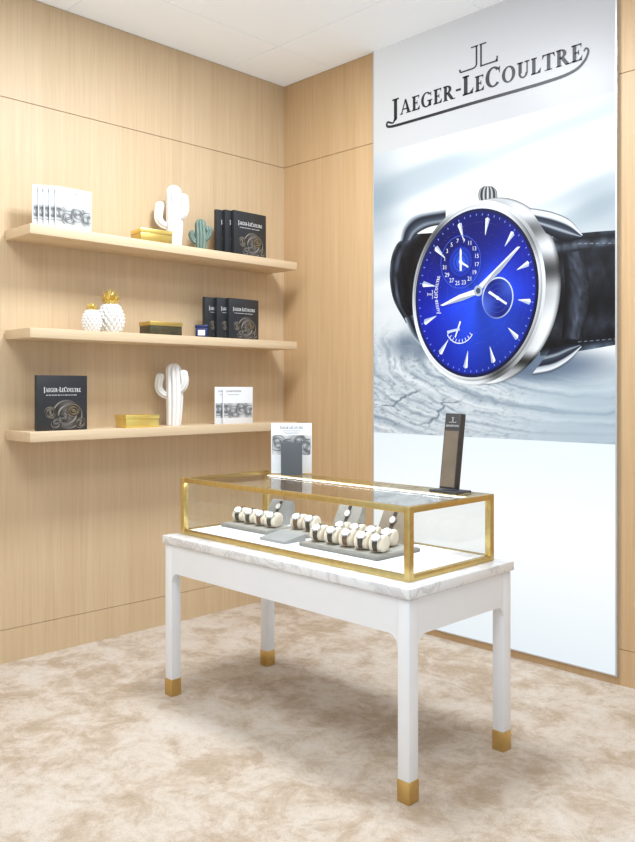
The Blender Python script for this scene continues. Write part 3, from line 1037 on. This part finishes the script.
# ------------------------------------------------------------------ trays, cushions, watches
ZTR = .020
def tray(label, cx, cy, lx, ly, rz=0):
    a = NB()
    box(a, -lx / 2 - .006, lx / 2 + .006, -ly / 2 - .006, ly / 2 + .006, 0, ZTR - .002, 0, .006, 3)
    box(a, -lx / 2 + .004, lx / 2 - .004, -ly / 2 + .004, ly / 2 - .004, ZTR - .003, ZTR, 1, .001)
    o = obj('watch_tray', a, [M['tray'], M['tray_in']])
    o.location = (cx, cy, ZF)
    o.rotation_euler = (0, 0, rz)
    tag(o, label, 'tray', 'grey trays in the display case')
CR, CWD, EL = .036, .066, 1.45
def make_cushion():
    # low padded roll with softly rounded ends
    a = NB()
    n = 48
    prof = [(-.5, .42), (-.492, .62), (-.47, .80), (-.43, .92), (-.37, .985), (-.3, 1), (.3, 1), (.37, .985), (.43, .92), (.47, .80), (.492, .62), (.5, .42)]
    rings = []
    for u, k in prof:
        rings.append([a.verts.new((u * CWD, EL * CR * k * math.cos(2 * PI * i / n), CR + CR * k * math.sin(2 * PI * i / n))) for i in range(n)])
    for q in range(len(rings) - 1):
        for i in range(n):
            j = (i + 1) % n
            a.faces.new([rings[q][i], rings[q][j], rings[q + 1][j], rings[q + 1][i]])
    a.faces.new(rings[0]); a.faces.new(rings[-1][::-1])
    return obj('watch_cushion', a, M['cushion'], angle=60)
def make_watch(strap):
    root = thing('wristwatch', 'watch', 'watch')
    a = NB()
    n = 44
    prev = None
    for i in range(n + 1):
        t = math.radians(-40 + 260 * i / n)
        ring = []
        hw = .0085 + .003 * max(0, math.cos(t - math.radians(130)))
        for w_, e in ((-hw, .0006), (hw, .0006), (hw, .0034), (-hw, .0034)):
            ring.append(a.verts.new((w_, (EL * CR + e) * math.cos(t), CR + (CR + e) * math.sin(t))))
        if prev:
            for k in range(4):
                a.faces.new([prev[k], prev[(k + 1) % 4], ring[(k + 1) % 4], ring[k]])
        else:
            a.faces.new(ring)
        prev = ring
    a.faces.new(prev[::-1])
    obj('strap', a, strap, root)
    t = math.radians(136)
    d = Vector((0, math.cos(t) / EL, math.sin(t))).normalized()
    p = Vector((0, (EL * CR + .002) * math.cos(t), CR + (CR + .002) * math.sin(t)))
    a = NB(); cyl(a, p, p + d * .006, .0215, .0222, 36); cyl(a, p + d * .006, p + d * .0075, .0222, .0202, 36)
    cyl(a, p + d * .004 + Vector((.021, 0, 0)), p + d * .004 + Vector((.0265, 0, 0)), .003, .003, 10)
    obj('case', a, M['steel'], root)
    a = NB(); cyl(a, p + d * .0075, p + d * .0080, .0185, .0185, 36)
    dl = obj('dial', a, M['dial_white'], root)
    X = Vector((1, 0, 0)); Y = d.cross(X)
    a = NB()
    for ang, ln_ in ((.9, .011), (-.9, .016)):
        e = X * math.sin(ang) + Y * math.cos(ang); f = e.cross(d)
        o_ = p + d * .0083
        a.faces.new([a.verts.new(o_ + f * .0007), a.verts.new(o_ - f * .0007), a.verts.new(o_ + e * ln_ - f * .0003), a.verts.new(o_ + e * ln_ + f * .0003)])
    obj('hands', a, M['strap'], dl, fix=False)
    return root
cu0 = make_cushion()
wa0 = make_watch(M['strap']); wa1 = make_watch(M['strap_brown'])
used = {'c': False, id(wa0): False, id(wa1): False}
rw = random.Random(11)
def place(cx, cy, z, label_w, label_c, gw, gc, w):
    ang = math.radians(22 + rw.uniform(-4, 4))
    c = cu0 if not used['c'] else copy_tree(cu0)
    used['c'] = True
    c.location = (cx, cy, z)
    c.rotation_euler = (0, 0, ang)
    tag(c, label_c, 'cushion', gc)
    k = id(w)
    o = w if not used[k] else copy_tree(w)
    used[k] = True
    o.location = (cx, cy, z)
    o.rotation_euler = (0, 0, ang)
    tag(o, label_w, 'watch', gw)
ORD = ['first', 'second', 'third', 'fourth', 'fifth', 'sixth']
def fill(cx, cy, n, where, pat, step=.062):
    for i in range(n):
        x = cx + (i - (n - 1) / 2) * step
        w = (wa0, wa1)[pat[i]]
        sc = 'dark' if w is wa0 else 'brown'
        place(x, cy, ZF + ZTR, '%s strapped watch, %s from left %s' % (sc, ORD[i], where), 'cream cushion, %s from left %s' % (ORD[i], where),
              'watches ' + where, 'cushions ' + where, w)
tray('grey tray of four watches nearest the left end of the glass case', -3.13, 2.685, .335, .18)
fill(-3.13, 2.685, 4, 'on the left tray of the case', [0, 0, 1, 0], .081)
tray('small grey tray of two watches in the middle of the glass case', -2.845, 2.745, .185, .16)
fill(-2.845, 2.745, 2, 'on the small middle tray of the case', [1, 0], .085)
tray('large grey tray with two rows of watches at right in the glass case', -2.42, 2.655, .45, .27)
fill(-2.42, 2.592, 5, 'in the front row of the large tray', [0, 0, 1, 0, 0], .087)
fill(-2.44, 2.722, 4, 'in the back row of the large tray', [0, 1, 0, 0], .091)
a = NB()
prism(a, [(-.065, 0), (.065, 0), (.065, .032), (-.065, .012)], lambda u, v, d: (d, u, v), -.085, .085)
o = obj('card_holder', a, M['card_grey']); o.location = (-2.80, 2.555, ZF)
tag(o, 'plain grey sloping card holder in front of the trays', 'card holder')
def riser(x, m, h, lab, wl_):
    a = NB()
    prism(a, [(-.03, 0), (.03, 0), (.03, h), (.012, h), (-.03, h * .45)], lambda u, v, d: (d, u, v), -.075, .075)
    o = obj('watch_stand', a, m); o.location = (x, 2.877, ZF)
    tag(o, lab, 'watch stand', 'stands along the back of the case')
    root = thing('wristwatch', wl_, 'watch', (x, 2.877, ZF), 0, 'watches lying on the rear stands')
    sl = Vector((0, .042, h * .55))
    dv = sl.normalized(); nv = Vector((0, -dv.z, dv.y))
    p0 = Vector((0, -.03, h * .45))
    s = NB()
    c0 = p0 + dv * .004 + nv * .0015; c1 = p0 + dv * (sl.length - .004) + nv * .0015
    X = Vector((.009, 0, 0))
    vs = [c0 - X, c0 + X, c1 + X, c1 - X]
    top_ = [s.verts.new(v + nv * .002) for v in vs]; bot_ = [s.verts.new(v) for v in vs]
    s.faces.new(top_); s.faces.new(bot_[::-1])
    for i in range(4):
        j = (i + 1) % 4
        s.faces.new([bot_[i], bot_[j], top_[j], top_[i]])
    obj('strap', s, M['strap'], root)
    mid = (c0 + c1) / 2 + nv * .002
    s = NB(); cyl(s, mid, mid + nv * .007, .0185, .0175, 32); obj('case', s, M['steel'], root)
    s = NB(); cyl(s, mid + nv * .007, mid + nv * .0076, .0155, .0155, 32); obj('dial', s, M['dial_white'], root)
riser(-3.17, M['card_grey'], .115, 'grey sloping watch stand behind the left tray', 'watch on the grey stand behind the left tray')
riser(-2.68, M['tray_in'], .14, 'pale grey sloping watch stand behind the card holder', 'watch on the pale grey stand at the back of the case')
riser(-2.40, M['taupe'], .14, 'taupe sloping watch stand behind the large tray', 'watch on the taupe stand behind the large tray')

# ------------------------------------------------------------------ things on the glass top
sg = thing('sign_card', 'white picture card standing on the glass top behind the dark booklet', 'sign', (-3.095, 2.885, VZ), math.radians(-44))
a = NB(); box(a, -.004, .0, -.104, .104, .004, .262, 0, .0008); obj('card', a, M['white_cover'], sg)
a = NB(); box(a, -.03, .03, -.06, .06, 0, .004, 0, .001); obj('base', a, M['glass'], sg)
a = NB()
polys, ww = word(NAME)
s_ = .12 / ww
put_polys(a, polys, lambda u, v: (.0005, -.06 + u * s_, .232 + v * s_ * 1.4))
for k in range(3):
    put_polys(a, [R(-.05 + .008 * k, .222 - k * .007, .05 - .008 * k, .2235 - k * .007)], lambda u, v: (.0005, u, v))
obj('lettering', a, M['ink_dark'], sg, fix=False)
pc = VMesh()
for i in range(24):
    for j in range(4):
        q = [(i, j), (i + 1, j), (i + 1, j + 1), (i, j + 1)]
        pc.poly([(.0004, -.1 + .2 * a_ / 24, .10 + .10 * e / 4) for a_, e in q], [tuple([(206, 176, 156, 172, 206)[e] + 15 * math.sin(a_ * .9)] * 3) for a_, e in q])
rnd = random.Random(8)
class Shift:
    def __init__(s, t): s.t = t
    def poly(s, pts, cols): s.t.poly([(x, y - .1, z) for x, y, z in pts], cols)
for cy, cz, r in ((.03, .16, .042), (.085, .14, .042), (.135, .165, .042), (.18, .14, .042)):
    movement(Shift(pc), cy, cz, r, .2, .26, .0006 + cy * .002, False, rnd, .10, .20)
pc.build('printed_picture', M['print'], sg)
bk = thing('booklet', 'small dark grey booklet standing on the glass top before the white card', 'booklet', (-3.06, 2.853, VZ), math.radians(-44))
a = NB(); box(a, -.002, 0, -.054, .054, 0, .165, 0, .0005); box(a, -.016, -.014, -.054, .054, 0, .165, 0, .0005); box(a, -.014, -.002, -.054, -.052, 0, .165)
obj('cover', a, M['dark_grey'], bk)
a = NB(); box(a, -.014, -.002, -.052, .051, .002, .163); obj('pages', a, M['pages'], bk)

ps = thing('tabletop_stand', 'slim dark upright stand on the glass top before the light box', 'stand', (-2.085, 2.868, VZ), math.radians(-92))
a = NB(); box(a, -.045, .055, -.075, .075, 0, .010, 0, .003); obj('base', a, M['stand_black'], ps)
tl = math.radians(-8)
def lean(x, y, z):
    return (x * math.cos(tl) + z * math.sin(tl) + .01, y, .010 + z * math.cos(tl) - x * math.sin(tl))
def lbx(x0, x1, y0, y1, z0, z1, bev=0):
    a = NB(); box(a, x0, x1, y0, y1, z0, z1, 0, bev)
    for v in a.verts:
        v.co = Vector(lean(*v.co))
    return a
obj('panel', lbx(-.016, .016, -.042, .042, .004, .325, .002), M['stand_black'], ps)
obj('face_plate', lbx(.016, .018, -.037, .037, .012, .25), M['stand_bronze'], ps)
a = NB()
s_ = .066 / ww
put_polys(a, polys, lambda u, v: lean(.0166, -.033 + u * s_, .268 + v * s_ * 1.4))
put_polys(a, EMBLEM, lambda u, v: lean(.0166, u * .018, .286 + v * .022))
obj('lettering', a, M['ink_white'], ps, fix=False)

# ------------------------------------------------------------------ light
def area(name, loc, sx_, sy_, power, col=(.87, .94, 1)):
    l = bpy.data.lights.new(name, 'AREA')
    l.shape = 'RECTANGLE'
    l.size, l.size_y = sx_, sy_
    l.energy = power
    l.color = col
    o = bpy.data.objects.new(name, l)
    C.objects.link(o)
    o.location = loc
    return o
area('ceiling_lamp', (-2.74, 2.62, ZC - .02), .6, .6, 82)
area('ceiling_lamp', (-1.0, 1.0, ZC - .02), 1.2, 1.2, 44)
area('ceiling_lamp', (-3.1, .6, ZC - .02), 1.2, 1.2, 40)
area('ceiling_lamp', (-.8, 2.9, ZC - .02), 1.2, 1.2, 12)
w = bpy.data.worlds.new('World')
S.world = w
w.use_nodes = True
bg = w.node_tree.nodes['Background']
bg.inputs['Color'].default_value = (.82, .915, 1, 1)
bg.inputs['Strength'].default_value = .82

# ------------------------------------------------------------------ camera
cam = bpy.data.cameras.new('Camera')
cam.sensor_width = 36
cam.lens = F / 842 * 36
cam.shift_y = -(421 - HY) / 842
co = bpy.data.objects.new('Camera', cam)
C.objects.link(co)
co.location = (0, 0, 1.5)
co.rotation_euler = (PI / 2, 0, TH)
S.camera = co
